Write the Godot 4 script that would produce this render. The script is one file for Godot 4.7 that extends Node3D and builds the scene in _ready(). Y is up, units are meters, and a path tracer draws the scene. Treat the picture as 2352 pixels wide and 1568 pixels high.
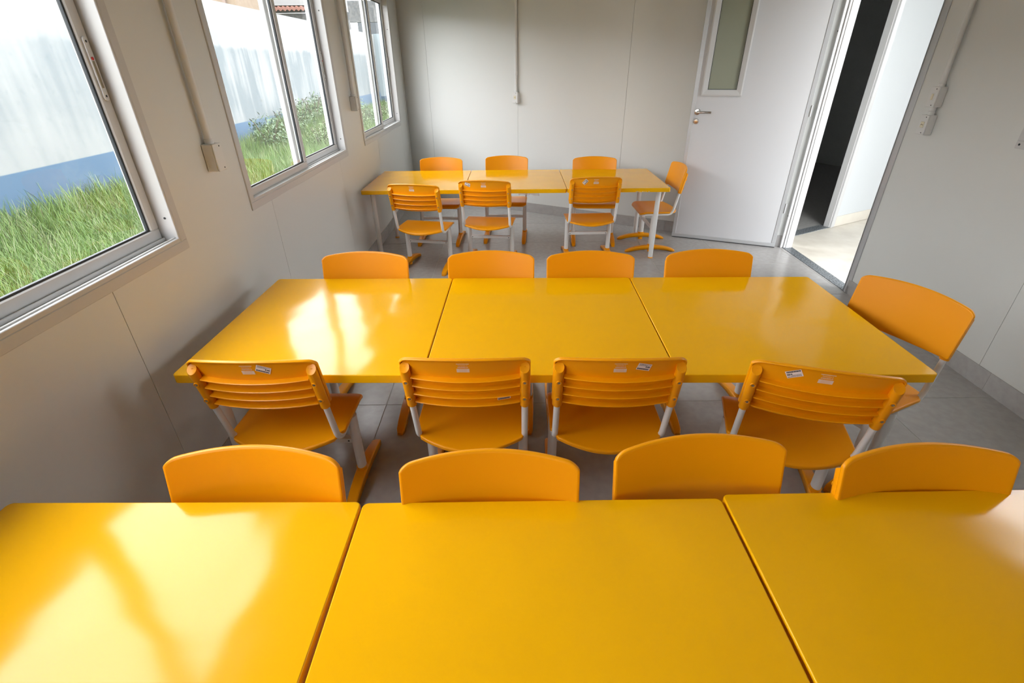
extends Node3D

# ---------------------------------------------------------------- mesh builder
class MB:
	var v := PackedVector3Array()
	var uv := PackedVector2Array()
	var ix := PackedInt32Array()
	func vert(p: Vector3, t := Vector2.ZERO) -> int:
		v.append(p); uv.append(t); return v.size() - 1
	func tri(a: int, b: int, c: int) -> void:
		ix.append(a); ix.append(b); ix.append(c)
	func quad(a: int, b: int, c: int, d: int) -> void:
		tri(a, b, c); tri(a, c, d)
	# corners counter-clockwise seen from outside
	func face(a: Vector3, b: Vector3, c: Vector3, d: Vector3, ta := Vector2(0, 1), tb := Vector2(1, 1), tc := Vector2(1, 0), td := Vector2(0, 0)) -> void:
		var i := vert(a, ta); vert(b, tb); vert(c, tc); vert(d, td)
		quad(i, i + 1, i + 2, i + 3)
	func box(lo: Vector3, hi: Vector3, b := Basis(), o := Vector3.ZERO) -> void:
		var p := []
		for k in 8:
			p.append(o + b * Vector3(hi.x if k & 1 else lo.x, hi.y if k & 2 else lo.y, hi.z if k & 4 else lo.z))
		face(p[4], p[5], p[7], p[6]); face(p[1], p[0], p[2], p[3])
		face(p[5], p[1], p[3], p[7]); face(p[0], p[4], p[6], p[2])
		face(p[6], p[7], p[3], p[2]); face(p[0], p[1], p[5], p[4])
	# box with chamfered edges
	func cbox(lo: Vector3, hi: Vector3, c: float, b := Basis(), o := Vector3.ZERO) -> void:
		var m := (lo + hi) / 2; var h := (hi - lo) / 2
		var pts := {}
		for sx in [-1, 1]:
			for sy in [-1, 1]:
				for sz in [-1, 1]:
					var s := Vector3(sx, sy, sz)
					for ax in 3:
						var q := Vector3(h.x - c, h.y - c, h.z - c)
						q[ax] = h[ax]
						pts[[sx, sy, sz, ax]] = o + b * (m + q * s)
		for ax in 3:
			var u := (ax + 1) % 3; var w := (ax + 2) % 3
			for s in [-1, 1]:
				var ring := []
				for k in [[-1, -1], [1, -1], [1, 1], [-1, 1]]:
					var key := [0, 0, 0, ax]
					key[ax] = s; key[u] = k[0]; key[w] = k[1]
					ring.append(pts[key])
				if s < 0: ring.reverse()
				face(ring[0], ring[1], ring[2], ring[3])
			for su in [-1, 1]:
				for sw in [-1, 1]:
					var r := []
					for e in [[-1, u], [1, u], [1, w], [-1, w]]:
						var key := [0, 0, 0, e[1]]
						key[ax] = e[0]; key[u] = su; key[w] = sw
						r.append(pts[key])
					out_face(r, o + b * m)
		for sx in [-1, 1]:
			for sy in [-1, 1]:
				for sz in [-1, 1]:
					out_face([pts[[sx, sy, sz, 0]], pts[[sx, sy, sz, 1]], pts[[sx, sy, sz, 2]]], o + b * m)
	func out_face(r: Array, centre: Vector3) -> void:
		var n: Vector3 = (r[1] - r[0]).cross(r[2] - r[0])
		if n.dot(r[0] - centre) < 0: r.reverse()
		if r.size() == 4: face(r[0], r[1], r[2], r[3])
		else:
			var i := vert(r[0]); vert(r[1]); vert(r[2]); tri(i, i + 1, i + 2)
	# round tube along points
	func tube(pts: Array, r: float, n := 10, caps := true, rz := -1.0) -> void:
		if rz < 0: rz = r
		var rings := []
		var side := Vector3.ZERO
		for k in pts.size():
			var d: Vector3 = (pts[mini(k + 1, pts.size() - 1)] - pts[maxi(k - 1, 0)]).normalized()
			if k == 0:
				side = d.cross(Vector3.FORWARD if absf(d.z) < 0.9 else Vector3.UP).normalized()
			side = (side - d * side.dot(d)).normalized()
			var up := side.cross(d)
			var ring := []
			for j in n:
				var a := TAU * j / n
				ring.append(vert(pts[k] + side * cos(a) * r + up * sin(a) * rz))
			rings.append(ring)
		for k in pts.size() - 1:
			for j in n:
				var j2 := (j + 1) % n
				quad(rings[k][j], rings[k][j2], rings[k + 1][j2], rings[k + 1][j])
		if caps:
			for e in [0, pts.size() - 1]:
				var i0 := v.size()
				for j in n: vert(v[rings[e][j]])
				for j in range(1, n - 1):
					if e == 0: tri(i0, i0 + j + 1, i0 + j)
					else: tri(i0, i0 + j, i0 + j + 1)
	# profile [radius, height] turned about the axis up from o
	func lathe(prof: Array, n: int, o := Vector3.ZERO, b := Basis()) -> void:
		for k in prof.size() - 1:
			var i0 := v.size()
			for e in 2:
				for j in n:
					var a := TAU * j / n
					vert(o + b * Vector3(cos(a) * prof[k + e].x, prof[k + e].y, -sin(a) * prof[k + e].x))
			for j in n:
				var j2 := (j + 1) % n
				quad(i0 + j, i0 + j2, i0 + n + j2, i0 + n + j)
	# flat polygon (x, z), counter-clockwise seen from above, between two heights
	func slab(poly: PackedVector2Array, y0: float, y1: float, bevel := 0.0) -> void:
		if Geometry2D.is_polygon_clockwise(poly) == false:
			poly = poly.duplicate(); poly.reverse()
		var top := poly
		if bevel > 0.0:
			var off := Geometry2D.offset_polygon(poly, -bevel, Geometry2D.JOIN_MITER)
			if off.size() == 1 and off[0].size() == poly.size():
				top = off[0]
				var best := 0
				for k in top.size():
					if top[k].distance_to(poly[0]) < top[best].distance_to(poly[0]): best = k
				var turned := PackedVector2Array()
				for k in top.size(): turned.append(top[(best + k) % top.size()])
				if Geometry2D.is_polygon_clockwise(turned) != Geometry2D.is_polygon_clockwise(poly): turned = poly
				top = turned
			else: bevel = 0.0
		var n := poly.size()
		var tr := Geometry2D.triangulate_polygon(top)
		var i0 := v.size()
		for p in top: vert(Vector3(p.x, y1, p.y))
		for k in range(0, tr.size(), 3): up_tri(i0 + tr[k], i0 + tr[k + 1], i0 + tr[k + 2], 1.0)
		tr = Geometry2D.triangulate_polygon(poly)
		i0 = v.size()
		for p in poly: vert(Vector3(p.x, y0, p.y))
		for k in range(0, tr.size(), 3): up_tri(i0 + tr[k], i0 + tr[k + 1], i0 + tr[k + 2], -1.0)
		var c := Vector2.ZERO
		for p in poly: c += p / n
		for k in n:
			var a := poly[k]; var d := poly[(k + 1) % n]
			var ym := y1 - bevel
			wall_quad(a, d, y0, d, a, ym, poly)
			if bevel > 0.0: wall_quad(a, d, ym, top[(k + 1) % n], top[k], y1, poly)
	func up_tri(a: int, b: int, c: int, s: float) -> void:
		var n := (v[b] - v[a]).cross(v[c] - v[a])
		if n.y * s > 0: tri(a, b, c)
		else: tri(a, c, b)
	func wall_quad(a: Vector2, b: Vector2, y0: float, c: Vector2, d: Vector2, y1: float, _poly) -> void:
		# polygon runs clockwise in (x, z) as Godot 2D counts it; outside is to one side
		face(Vector3(b.x, y0, b.y), Vector3(a.x, y0, a.y), Vector3(d.x, y1, d.y), Vector3(c.x, y1, c.y))
	# grid of points, counter-clockwise outside when rows run u to the right and v upward
	func grid(pts: Array, flip := false) -> Array:
		var ids := []
		var nr := pts.size(); var nc: int = pts[0].size()
		for j in nr:
			var row := []
			for i in nc: row.append(vert(pts[j][i], Vector2(float(i) / (nc - 1), 1.0 - float(j) / (nr - 1))))
			ids.append(row)
		for j in nr - 1:
			for i in nc - 1:
				if flip: quad(ids[j][i], ids[j + 1][i], ids[j + 1][i + 1], ids[j][i + 1])
				else: quad(ids[j][i], ids[j][i + 1], ids[j + 1][i + 1], ids[j + 1][i])
		return ids
	func loops(rings: Array, flip := false) -> void:      # closed rings of points, joined smoothly
		var ids := []
		for r in rings:
			var row := []
			for p in r: row.append(vert(p))
			ids.append(row)
		for k in rings.size() - 1:
			var n: int = rings[k].size()
			for j in n:
				var j2 := (j + 1) % n
				if flip: quad(ids[k][j], ids[k + 1][j], ids[k + 1][j2], ids[k][j2])
				else: quad(ids[k][j], ids[k][j2], ids[k + 1][j2], ids[k + 1][j])
	func mesh() -> ArrayMesh:
		var nm := PackedVector3Array(); nm.resize(v.size())
		var out := PackedInt32Array(); out.resize(ix.size())
		for k in range(0, ix.size(), 3):
			var a := ix[k]; var b := ix[k + 1]; var c := ix[k + 2]
			var n := (v[b] - v[a]).cross(v[c] - v[a])
			nm[a] += n; nm[b] += n; nm[c] += n
			out[k] = a; out[k + 1] = c; out[k + 2] = b      # Godot's front faces run clockwise
		for k in nm.size(): nm[k] = nm[k].normalized() if nm[k].length() > 1e-12 else Vector3.UP
		var arr := []; arr.resize(Mesh.ARRAY_MAX)
		arr[Mesh.ARRAY_VERTEX] = v; arr[Mesh.ARRAY_NORMAL] = nm; arr[Mesh.ARRAY_TEX_UV] = uv; arr[Mesh.ARRAY_INDEX] = out
		var m := ArrayMesh.new()
		m.add_surface_from_arrays(Mesh.PRIMITIVE_TRIANGLES, arr)
		return m

# ---------------------------------------------------------------- scene helpers
var taken := {}
var M := {}
var rng := RandomNumberGenerator.new()

func numbered(called: String) -> String:
	var n: int = taken.get(called, 0)
	taken[called] = n + 1
	return called if n == 0 else "%s_%03d" % [called, n]

func part(called: String, mesh: Mesh, mat: Material, parent: Node3D, at := Vector3.ZERO) -> MeshInstance3D:
	var o := MeshInstance3D.new()
	o.name = called; o.mesh = mesh; o.material_override = mat; o.position = at
	parent.add_child(o, true)
	return o

func thing(called: String, label: String, category: String, at := Vector3.ZERO, turn := 0.0, group := "") -> Node3D:
	var o := Node3D.new()
	o.name = numbered(called); add_child(o)
	o.position = at; o.rotation.y = turn
	tag(o, label, category, group)
	return o

func tag(o: Node3D, label: String, category: String, group := "") -> void:
	o.set_meta("label", label); o.set_meta("category", category)
	if group: o.set_meta("group", group)

func structure(called: String, label := "", category := "", at := Vector3.ZERO, turn := 0.0) -> Node3D:
	var o := Node3D.new()
	o.name = called; add_child(o)
	o.position = at; o.rotation.y = turn
	o.set_meta("kind", "structure")
	if label: o.set_meta("label", label)
	if category: o.set_meta("category", category)
	return o

func mat(c: Color, rough := 0.5, metal := 0.0) -> StandardMaterial3D:
	var m := StandardMaterial3D.new()
	m.albedo_color = c; m.roughness = rough; m.metallic = metal
	return m

func lin(r: float, g: float, b: float) -> Color:
	return Color(r, g, b).linear_to_srgb()

func noise_tex(size: int, freq: float, lo: Color, hi: Color, sd := 1, oct := 4, normal := false, strength := 1.0) -> NoiseTexture2D:
	var n := FastNoiseLite.new()
	n.noise_type = FastNoiseLite.TYPE_SIMPLEX_SMOOTH; n.frequency = freq; n.seed = sd; n.fractal_octaves = oct
	var t := NoiseTexture2D.new()
	t.width = size; t.height = size; t.seamless = true; t.noise = n; t.as_normal_map = normal; t.bump_strength = strength
	if not normal:
		var g := Gradient.new(); g.set_color(0, lo); g.set_color(1, hi)
		t.color_ramp = g
	return t

# ---------------------------------------------------------------- materials
func make_materials() -> void:
	# yellow laminate: even colour, faint unevenness of the sheet, glossy
	M.top = mat(lin(0.90, 0.455, 0.002), 0.13)
	M.top.metallic_specular = 0.42
	M.top.normal_enabled = true
	M.top.normal_texture = noise_tex(512, 0.006, Color.BLACK, Color.WHITE, 5, 2, true, 6.0)
	M.top.normal_scale = 0.16
	M.top.uv1_triplanar = true; M.top.uv1_world_triplanar = true; M.top.uv1_scale = Vector3(0.9, 0.9, 0.9)
	M.plastic = mat(lin(0.88, 0.335, 0.001), 0.32)
	M.plastic.metallic_specular = 0.42
	M.steel = mat(lin(0.78, 0.78, 0.77), 0.32)
	M.dark = mat(lin(0.02, 0.02, 0.02), 0.6)
	M.screw = mat(lin(0.55, 0.5, 0.45), 0.3, 1.0)
	M.chrome = mat(lin(0.6, 0.58, 0.55), 0.16, 1.0)
	M.brass = mat(lin(0.72, 0.45, 0.2), 0.25, 1.0)
	M.wall = mat(lin(0.675, 0.685, 0.665), 0.38)
	M.ceiling = mat(lin(0.60, 0.61, 0.60), 0.5)
	M.frame = mat(lin(0.56, 0.56, 0.56), 0.3)
	M.alu = mat(lin(0.50, 0.51, 0.52), 0.35, 0.35)
	M.leaf_panel = mat(lin(0.56, 0.565, 0.58), 0.4)
	M.pvc = mat(lin(0.70, 0.70, 0.69), 0.45)
	M.cream = mat(lin(0.72, 0.66, 0.5), 0.4)
	M.gasket = mat(lin(0.012, 0.016, 0.02), 0.5)
	M.red = mat(lin(0.5, 0.01, 0.01), 0.4)
	M.slot = mat(lin(0.24, 0.2, 0.12), 0.5)
	M.grout = mat(lin(0.42, 0.41, 0.39), 0.9)
	M.tiles = []
	for k in 3:
		var t := mat(Color.WHITE, 0.24)
		var f := 0.98 + 0.02 * k
		t.albedo_texture = noise_tex(512, 0.035, lin(0.365 * f, 0.352 * f, 0.342 * f), lin(0.43 * f, 0.418 * f, 0.408 * f), 20 + k, 5)
		t.uv1_triplanar = true; t.uv1_world_triplanar = true; t.uv1_scale = Vector3.ONE * (0.9 + 0.13 * k); t.uv1_offset = Vector3(0.3 * k, 0.1 * k, 0.2 * k)
		M.tiles.append(t)
	M.granite = mat(Color.WHITE, 0.4)
	M.granite.albedo_texture = noise_tex(512, 0.12, lin(0.005, 0.008, 0.01), lin(0.5, 0.52, 0.54), 7, 4)
	M.granite.uv1_triplanar = true; M.granite.uv1_world_triplanar = true; M.granite.uv1_scale = Vector3.ONE * 1.1
	M.cream_floor = mat(Color.WHITE, 0.45)
	M.cream_floor.albedo_texture = noise_tex(512, 0.01, lin(0.60, 0.55, 0.47), lin(0.74, 0.70, 0.62), 9, 5)
	M.cream_floor.uv1_triplanar = true; M.cream_floor.uv1_world_triplanar = true; M.cream_floor.uv1_scale = Vector3.ONE * 0.7
	M.white_wall = mat(lin(0.60, 0.63, 0.65), 0.6)
	M.glass = mat(Color(0.9, 0.95, 0.95, 0.08), 0.02)
	M.glass.transparency = BaseMaterial3D.TRANSPARENCY_ALPHA
	M.door_glass = mat(Color(0.56, 0.575, 0.50, 0.9), 0.3)
	M.door_glass.transparency = BaseMaterial3D.TRANSPARENCY_ALPHA
	M.film = mat(Color(0.9, 0.85, 0.8, 0.5), 0.3)
	M.film.transparency = BaseMaterial3D.TRANSPARENCY_ALPHA
	M.print = mat(lin(0.80, 0.62, 0.50), 0.5)
	M.faint_print = mat(lin(0.84, 0.42, 0.14), 0.5)

# ---------------------------------------------------------------- chair
const BW := 0.198        # half the backrest's width
const RECLINE := 0.21
func bulge(x: float) -> float:
	return 0.030 * (1.0 - pow(x / BW, 2))

func shell(half_w: float, inset: float, lo: Callable, hi: Callable, place: Callable, nx: int, ny: int) -> Array:
	# grid between lo(x) and hi(x), the columns closer together towards the sides
	var rows := []
	for j in ny + 1:
		var row := []
		for i in nx + 1:
			var x := -cos(PI * i / nx) * (half_w - inset)
			var a: float = lo.call(x) + inset; var b: float = hi.call(x) - inset
			row.append(place.call(x, lerpf(a, b, float(j) / ny)))
		rows.append(row)
	return rows

func border(rows: Array) -> Array:
	var r := []
	var ny := rows.size() - 1; var nx: int = rows[0].size() - 1
	for i in range(0, nx): r.append(rows[0][i])
	for j in range(0, ny): r.append(rows[j][nx])
	for i in range(nx, 0, -1): r.append(rows[ny][i])
	for j in range(ny, 0, -1): r.append(rows[j][0])
	return r

func rimmed(mb: MB, half_w: float, lo: Callable, hi: Callable, surf: Callable, depth_dir: Vector3, rim: float, nx: int, ny: int) -> void:
	# a moulded sheet: face, rounded edge turned back by rim, and the hollow back
	var flat := shell(half_w, 0.006, lo, hi, func(x, y): return Vector3(x, y, 0), nx, ny)
	var front := []; var back := []
	for row in flat:
		var a := []; var b := []
		for p in row:
			a.append(surf.call(p.x, p.y)); b.append(surf.call(p.x, p.y) + depth_dir * 0.005)
		front.append(a); back.append(b)
	var g := mb.grid(front, depth_dir.z > 0 and depth_dir.y == 0)
	mb.grid(back, not (depth_dir.z > 0 and depth_dir.y == 0))
	var loop := border(flat)
	var n := loop.size()
	var rings := []
	for pr in [[0.0, 0.0], [0.0035, 0.0007], [0.0055, 0.0025], [0.006, 0.005], [0.006, rim - 0.003], [0.005, rim - 0.0006], [0.003, rim], [0.001, rim - 0.0008], [0.0, rim - 0.003], [0.0, 0.005]]:
		var ring := []
		for k in n:
			var d: Vector3 = (loop[(k + 1) % n] - loop[(k - 1 + n) % n]).normalized()
			var p: Vector3 = loop[k] + Vector3(d.y, -d.x, 0) * pr[0]
			ring.append(surf.call(p.x, p.y) + depth_dir * pr[1])
		rings.append(ring)
	mb.loops(rings, not (depth_dir.z > 0 and depth_dir.y == 0))

var parts := {}
func chair_meshes() -> void:
	# backrest, in its own axes: y up along the shell from its lower edge, +z to the rear
	var hi := func(x: float) -> float:
		var t := absf(x) / BW
		var y := 0.186 + 0.022 * (1.0 - t * t)
		var c := absf(x) - (BW - 0.028)
		if c > 0.0: y -= 0.028 - sqrt(maxf(0.0, 0.028 * 0.028 - c * c))
		return y
	var lo := func(x: float) -> float: return 0.004 * (1.0 - cos(x / BW * 1.2))
	var mb := MB.new()
	rimmed(mb, BW, lo, hi, func(x, y): return Vector3(x, y, bulge(x)), Vector3(0, 0, 1), 0.013, 36, 10)
	parts.backrest = mb.mesh()
	# ribs across the back
	mb = MB.new()
	var ry := 0.0; var x1 := 0.166
	var sec := [Vector2(0.0015, 0.004), Vector2(0.0016, 0.024), Vector2(0.0, 0.0262), Vector2(-0.0016, 0.024), Vector2(-0.0025, 0.004)]
	var rows := []
	for s in sec:
		var row := []
		for i in 25:
			var x := lerpf(-x1, x1, i / 24.0)
			row.append(Vector3(x, ry + s.x, bulge(x) * 0.93 + s.y))
		rows.append(row)
	for k in sec.size() - 1: mb.grid([rows[k], rows[k + 1]], true)
	parts.rib = mb.mesh()
	# sleeve over the tube, cut slantwise at its upper end
	mb = MB.new()
	var n := 16
	var rings := []
	for e in 4:
		var ring := []
		for j in n:
			var a := TAU * j / n
			var r: float = [0.0145, 0.0155, 0.0155, 0.0145][e]
			var y := 0.0
			match e:
				0: y = -0.004
				1: y = -0.002
				2: y = 0.160 - sin(a) * 0.010
				3: y = 0.1615 - sin(a) * 0.010
			ring.append(Vector3(cos(a) * r, y, 0.0225 + sin(a) * r))
		rings.append(ring)
	mb.loops(rings, true)
	var top := []
	for p in rings[3]: top.append(p)
	var c0 := mb.vert(Vector3(0, 0.158, 0.0225)); var i0 := mb.v.size()
	for p in top: mb.vert(p)
	for j in n: mb.tri(c0, i0 + (j + 1) % n, i0 + j)
	var c1 := mb.vert(Vector3(0, -0.004, 0.0225)); i0 = mb.v.size()
	for p in rings[0]: mb.vert(p)
	for j in n: mb.tri(c1, i0 + j, i0 + (j + 1) % n)
	# web that ties the sleeve to the shell
	mb.box(Vector3(-0.003, 0.006, 0.010), Vector3(0.003, 0.162, 0.02))
	parts.sleeve = mb.mesh()
	var toz := Basis(Vector3.RIGHT, PI / 2)
	mb = MB.new()
	mb.lathe([Vector2(0.0085, 0.0), Vector2(0.0082, 0.003), Vector2(0.0068, 0.0036), Vector2(0.0055, 0.0028), Vector2(0.0, 0.0015)], 12, Vector3.ZERO, toz)
	parts.boss = mb.mesh()
	mb = MB.new()
	mb.lathe([Vector2(0.0045, 0.0018), Vector2(0.0042, 0.0034), Vector2(0.0016, 0.0036), Vector2(0.0012, 0.0022), Vector2(0.0, 0.0022)], 10, Vector3.ZERO, toz)
	parts.screw = mb.mesh()
	# seat, x across, y of the outline runs to the rear (+z)
	var rear := func(x: float) -> float:
		var t := absf(x) / 0.196
		var z := 0.150 + 0.072 * (1.0 - t * t)
		if absf(x) > 0.168: z -= 0.030 * smoothstep(0.168, 0.180, absf(x))
		return z
	var frontz := func(x: float) -> float:
		var c := absf(x) - (0.196 - 0.045)
		var z := -0.118
		if c > 0.0: z += 0.045 - sqrt(maxf(0.0, 0.045 * 0.045 - c * c))
		return z
	mb = MB.new()
	var seat_s := func(x: float, z: float) -> Vector3:
		var y := 0.348 - 0.010 * (1.0 - pow(x / 0.196, 2)) * smoothstep(-0.12, 0.06, z)
		if z < -0.06: y -= 5.5 * pow(-0.06 - z, 2)
		if z > 0.16: y -= 2.0 * pow(z - 0.16, 2)
		return Vector3(x, y, z)
	rimmed(mb, 0.196, frontz, rear, seat_s, Vector3(0, -1, 0), 0.014, 32, 14)
	parts.seat = mb.mesh()
	# tubes of the frame
	for s in [-1, 1]:
		mb = MB.new()
		var pts := []
		var down := Vector3(0, -cos(RECLINE), -sin(RECLINE))
		var bend := Vector3(s * 0.1805, 0.322, 0.146)
		var a := bend - down * 0.045; var b := bend + Vector3(0, 0, -0.045)
		pts.append(bend - down * 0.335)
		for k in 9:
			var t := k / 8.0
			pts.append(a.lerp(bend, t).lerp(bend.lerp(b, t), t))
		pts.append(Vector3(s * 0.174, 0.322, -0.02))
		pts.append(Vector3(s * 0.168, 0.318, -0.095))
		mb.tube(pts, 0.0105, 12)
		parts["tube%d" % s] = mb.mesh()
	mb = MB.new()
	mb.tube([Vector3(0, 0.055, 0), Vector3(0, 0.316, 0)], 0.0175, 16, true, 0.0225)
	parts.column = mb.mesh()
	mb = MB.new()
	mb.cbox(Vector3(-0.163, 0.190, -0.012), Vector3(0.163, 0.212, 0.012), 0.002)
	parts.stretcher = mb.mesh()
	mb = MB.new()
	mb.lathe([Vector2(0.0035, 0.0), Vector2(0.0035, 0.0006), Vector2(0, 0.0006)], 10, Vector3.ZERO, toz)
	parts.rivet = mb.mesh()
	# foot: arched skid with a socket for the column and a stub under it
	mb = MB.new()
	var fr := []
	for k in 25:
		var t := -1.0 + k / 12.0
		var z := t * 0.215
		var yt := 0.016 + 0.042 * pow(1.0 - t * t, 0.9)
		var yb := 0.0 if absf(t) > 0.86 else 0.026 * pow(1.0 - pow(t / 0.86, 2), 0.8)
		var hw := lerpf(0.0155, 0.0215, pow(1.0 - t * t, 0.6))
		if absf(t) > 0.99: hw *= 0.75; yt *= 0.8
		var bv := minf(0.006, (yt - yb) * 0.4)
		fr.append([Vector3(hw, yb, z), Vector3(hw, yt - bv, z), Vector3(hw * 0.93, yt - bv * 0.35, z), Vector3(hw * 0.68, yt, z), Vector3(-hw * 0.68, yt, z), Vector3(-hw * 0.93, yt - bv * 0.35, z), Vector3(-hw, yt - bv, z), Vector3(-hw, yb, z)])
	mb.loops(fr, true)
	for e in [0, 24]:
		var i1 := mb.v.size()
		for p in fr[e]: mb.vert(p)
		for j in range(1, 7):
			if e == 0: mb.tri(i1, i1 + j, i1 + j + 1)
			else: mb.tri(i1, i1 + j + 1, i1 + j)
	mb.tube([Vector3(0, 0.04, 0), Vector3(0, 0.070, 0)], 0.0205, 16, true, 0.0265)
	mb.tube([Vector3(0, 0.001, 0), Vector3(0, 0.03, 0)], 0.013, 12, true, 0.02)
	parts.foot = mb.mesh()
	# paper sticker with bar code, flat print on it
	var im := Image.create(64, 40, false, Image.FORMAT_RGB8)
	im.fill(Color(0.93, 0.88, 0.86))
	rng.seed = 77
	for r in [[4, 3, 56], [9, 2, 40], [13, 2, 34]]:
		var x := 6
		while x < 6 + r[2]:
			var w := rng.randi_range(1, 4)
			im.fill_rect(Rect2i(x, r[0], mini(w, 58 - x), r[1]), Color(0.35, 0.3, 0.3))
			x += w + 1
	var bx := 40
	while bx < 60:
		var w := rng.randi_range(1, 2)
		im.fill_rect(Rect2i(bx, 14, w, 10), Color(0.12, 0.1, 0.1)); bx += w + rng.randi_range(1, 2)
	bx = 4
	while bx < 60:
		var w := rng.randi_range(2, 4)
		im.fill_rect(Rect2i(bx, 29, mini(w, 60 - bx), 8), Color(0.1, 0.08, 0.08)); bx += w + 1
	M.barcode = mat(Color.WHITE, 0.5)
	M.barcode.albedo_texture = ImageTexture.create_from_image(im)
	mb = MB.new()
	mb.face(Vector3(-0.021, -0.013, 0), Vector3(0.021, -0.013, 0), Vector3(0.021, 0.013, 0), Vector3(-0.021, 0.013, 0))
	parts.barcode = mb.mesh()
	# printed size label: rule, two lines of lettering, a filled field
	mb = MB.new()
	mb.face(Vector3(-0.019, 0.033, 0), Vector3(0.019, 0.033, 0), Vector3(0.019, 0.0352, 0), Vector3(-0.019, 0.0352, 0))
	mb.face(Vector3(-0.019, 0.0, 0), Vector3(0.019, 0.0, 0), Vector3(0.019, 0.0145, 0), Vector3(-0.019, 0.0145, 0))
	parts.label_field = mb.mesh()
	mb = MB.new()
	for k in 3:
		mb.face(Vector3(-0.012, 0.0030 + k * 0.0040, 0.0002), Vector3(0.012, 0.0030 + k * 0.0040, 0.0002), Vector3(0.012, 0.0040 + k * 0.0040, 0.0002), Vector3(-0.012, 0.0040 + k * 0.0040, 0.0002))
	parts.label_lines = mb.mesh()
	var font := SystemFont.new(); font.font_names = PackedStringArray(["Droid Sans"])
	var bold := SystemFont.new(); bold.font_names = PackedStringArray(["Droid Sans"]); bold.font_weight = 700
	for w in [["size_print", "Tamanho 3", 0.0042, font], ["colour_print", "AMARELO", 0.0050, bold]]:
		var tm := TextMesh.new()
		tm.text = w[1]; tm.font = w[3]; tm.font_size = 32; tm.pixel_size = w[2] / 24.0; tm.depth = 0.0001
		tm.horizontal_alignment = HORIZONTAL_ALIGNMENT_CENTER
		parts[w[0]] = tm

func chair_prototype() -> Node3D:
	var t := Node3D.new()
	part("seat", parts.seat, M.plastic, t)
	var b := part("backrest", parts.backrest, M.plastic, t)
	var down := Vector3(0, -cos(RECLINE), -sin(RECLINE))
	b.position = Vector3(0, 0.322, 0.146) - down * 0.182 + Vector3(0, sin(RECLINE), -cos(RECLINE)) * 0.0225
	b.rotation.x = RECLINE
	for y in [0.018, 0.054, 0.090, 0.126]: part("rib", parts.rib, M.plastic, b, Vector3(0, y, 0))
	for s in [-1, 1]:
		part("sleeve", parts.sleeve, M.plastic, b, Vector3(s * 0.1805, 0, 0))
		for y in [0.038, 0.110]:
			part("screw_boss", parts.boss, M.plastic, b, Vector3(s * 0.1805, y, 0.0372))
			part("screw", parts.screw, M.screw, b, Vector3(s * 0.1805, y, 0.0372))
	var lz := bulge(0.0) + 0.0055
	part("size_label", parts.label_field, M.print, b, Vector3(-0.003, 0.153, lz))
	part("label_lines", parts.label_lines, M.faint_print, b, Vector3(-0.003, 0.153, lz))
	part("label_print", parts.size_print, M.print, b, Vector3(-0.003, 0.153 + 0.0275, lz))
	part("label_print", parts.colour_print, M.print, b, Vector3(-0.003, 0.153 + 0.0200, lz))
	for s in [-1, 1]:
		part("side_tube", parts["tube%d" % s], M.steel, t)
		part("leg", parts.column, M.steel, t, Vector3(s * 0.176, 0, 0))
		part("foot", parts.foot, M.plastic, t, Vector3(s * 0.176, 0, 0))
	var bar := part("stretcher", parts.stretcher, M.steel, t)
	for s in [-1, 1]: part("rivet", parts.rivet, M.dark, bar, Vector3(s * 0.150, 0.201, 0.012))
	return t

var proto: Node3D
func chair(mx: float, mz: float, ang_deg: float, facing: bool, label: String, group: String, sticker := [], by_origin := false) -> void:
	# mx, mz: the middle between the upper corners of the backrest, 0.219 m behind the chair's middle
	var t: Node3D = proto.duplicate()
	t.name = numbered("school_chair"); add_child(t)
	var turn := -deg_to_rad(ang_deg) + (PI if facing else 0.0)
	t.rotation.y = turn
	t.position = Vector3(mx, 0, mz) - (Vector3.ZERO if by_origin else Basis(Vector3.UP, turn) * Vector3(0, 0, 0.219))
	tag(t, label, "chair", group)
	if sticker.size():
		var b := t.get_node("backrest")
		var s := part("barcode_sticker", parts.barcode, M.barcode, b, Vector3(sticker[0], sticker[1], bulge(sticker[0]) + 0.0058))
		s.rotation = Vector3(0, atan(2 * 0.03 * sticker[0] / (BW * BW)), deg_to_rad(sticker[2]))
		s.set_meta("label", "white paper sticker with black bar code")

# ---------------------------------------------------------------- table
func rounded_rect(hx: float, hz: float, r: float, n := 5) -> PackedVector2Array:
	var p := PackedVector2Array()
	for q in 4:
		var c := Vector2(hx - r, hz - r) * Vector2([1, -1, -1, 1][q], [1, 1, -1, -1][q])
		for k in n + 1:
			var a := PI / 2 * (q + float(k) / n)
			p.append(c + Vector2(cos(a), sin(a)) * r)
	return p

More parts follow.
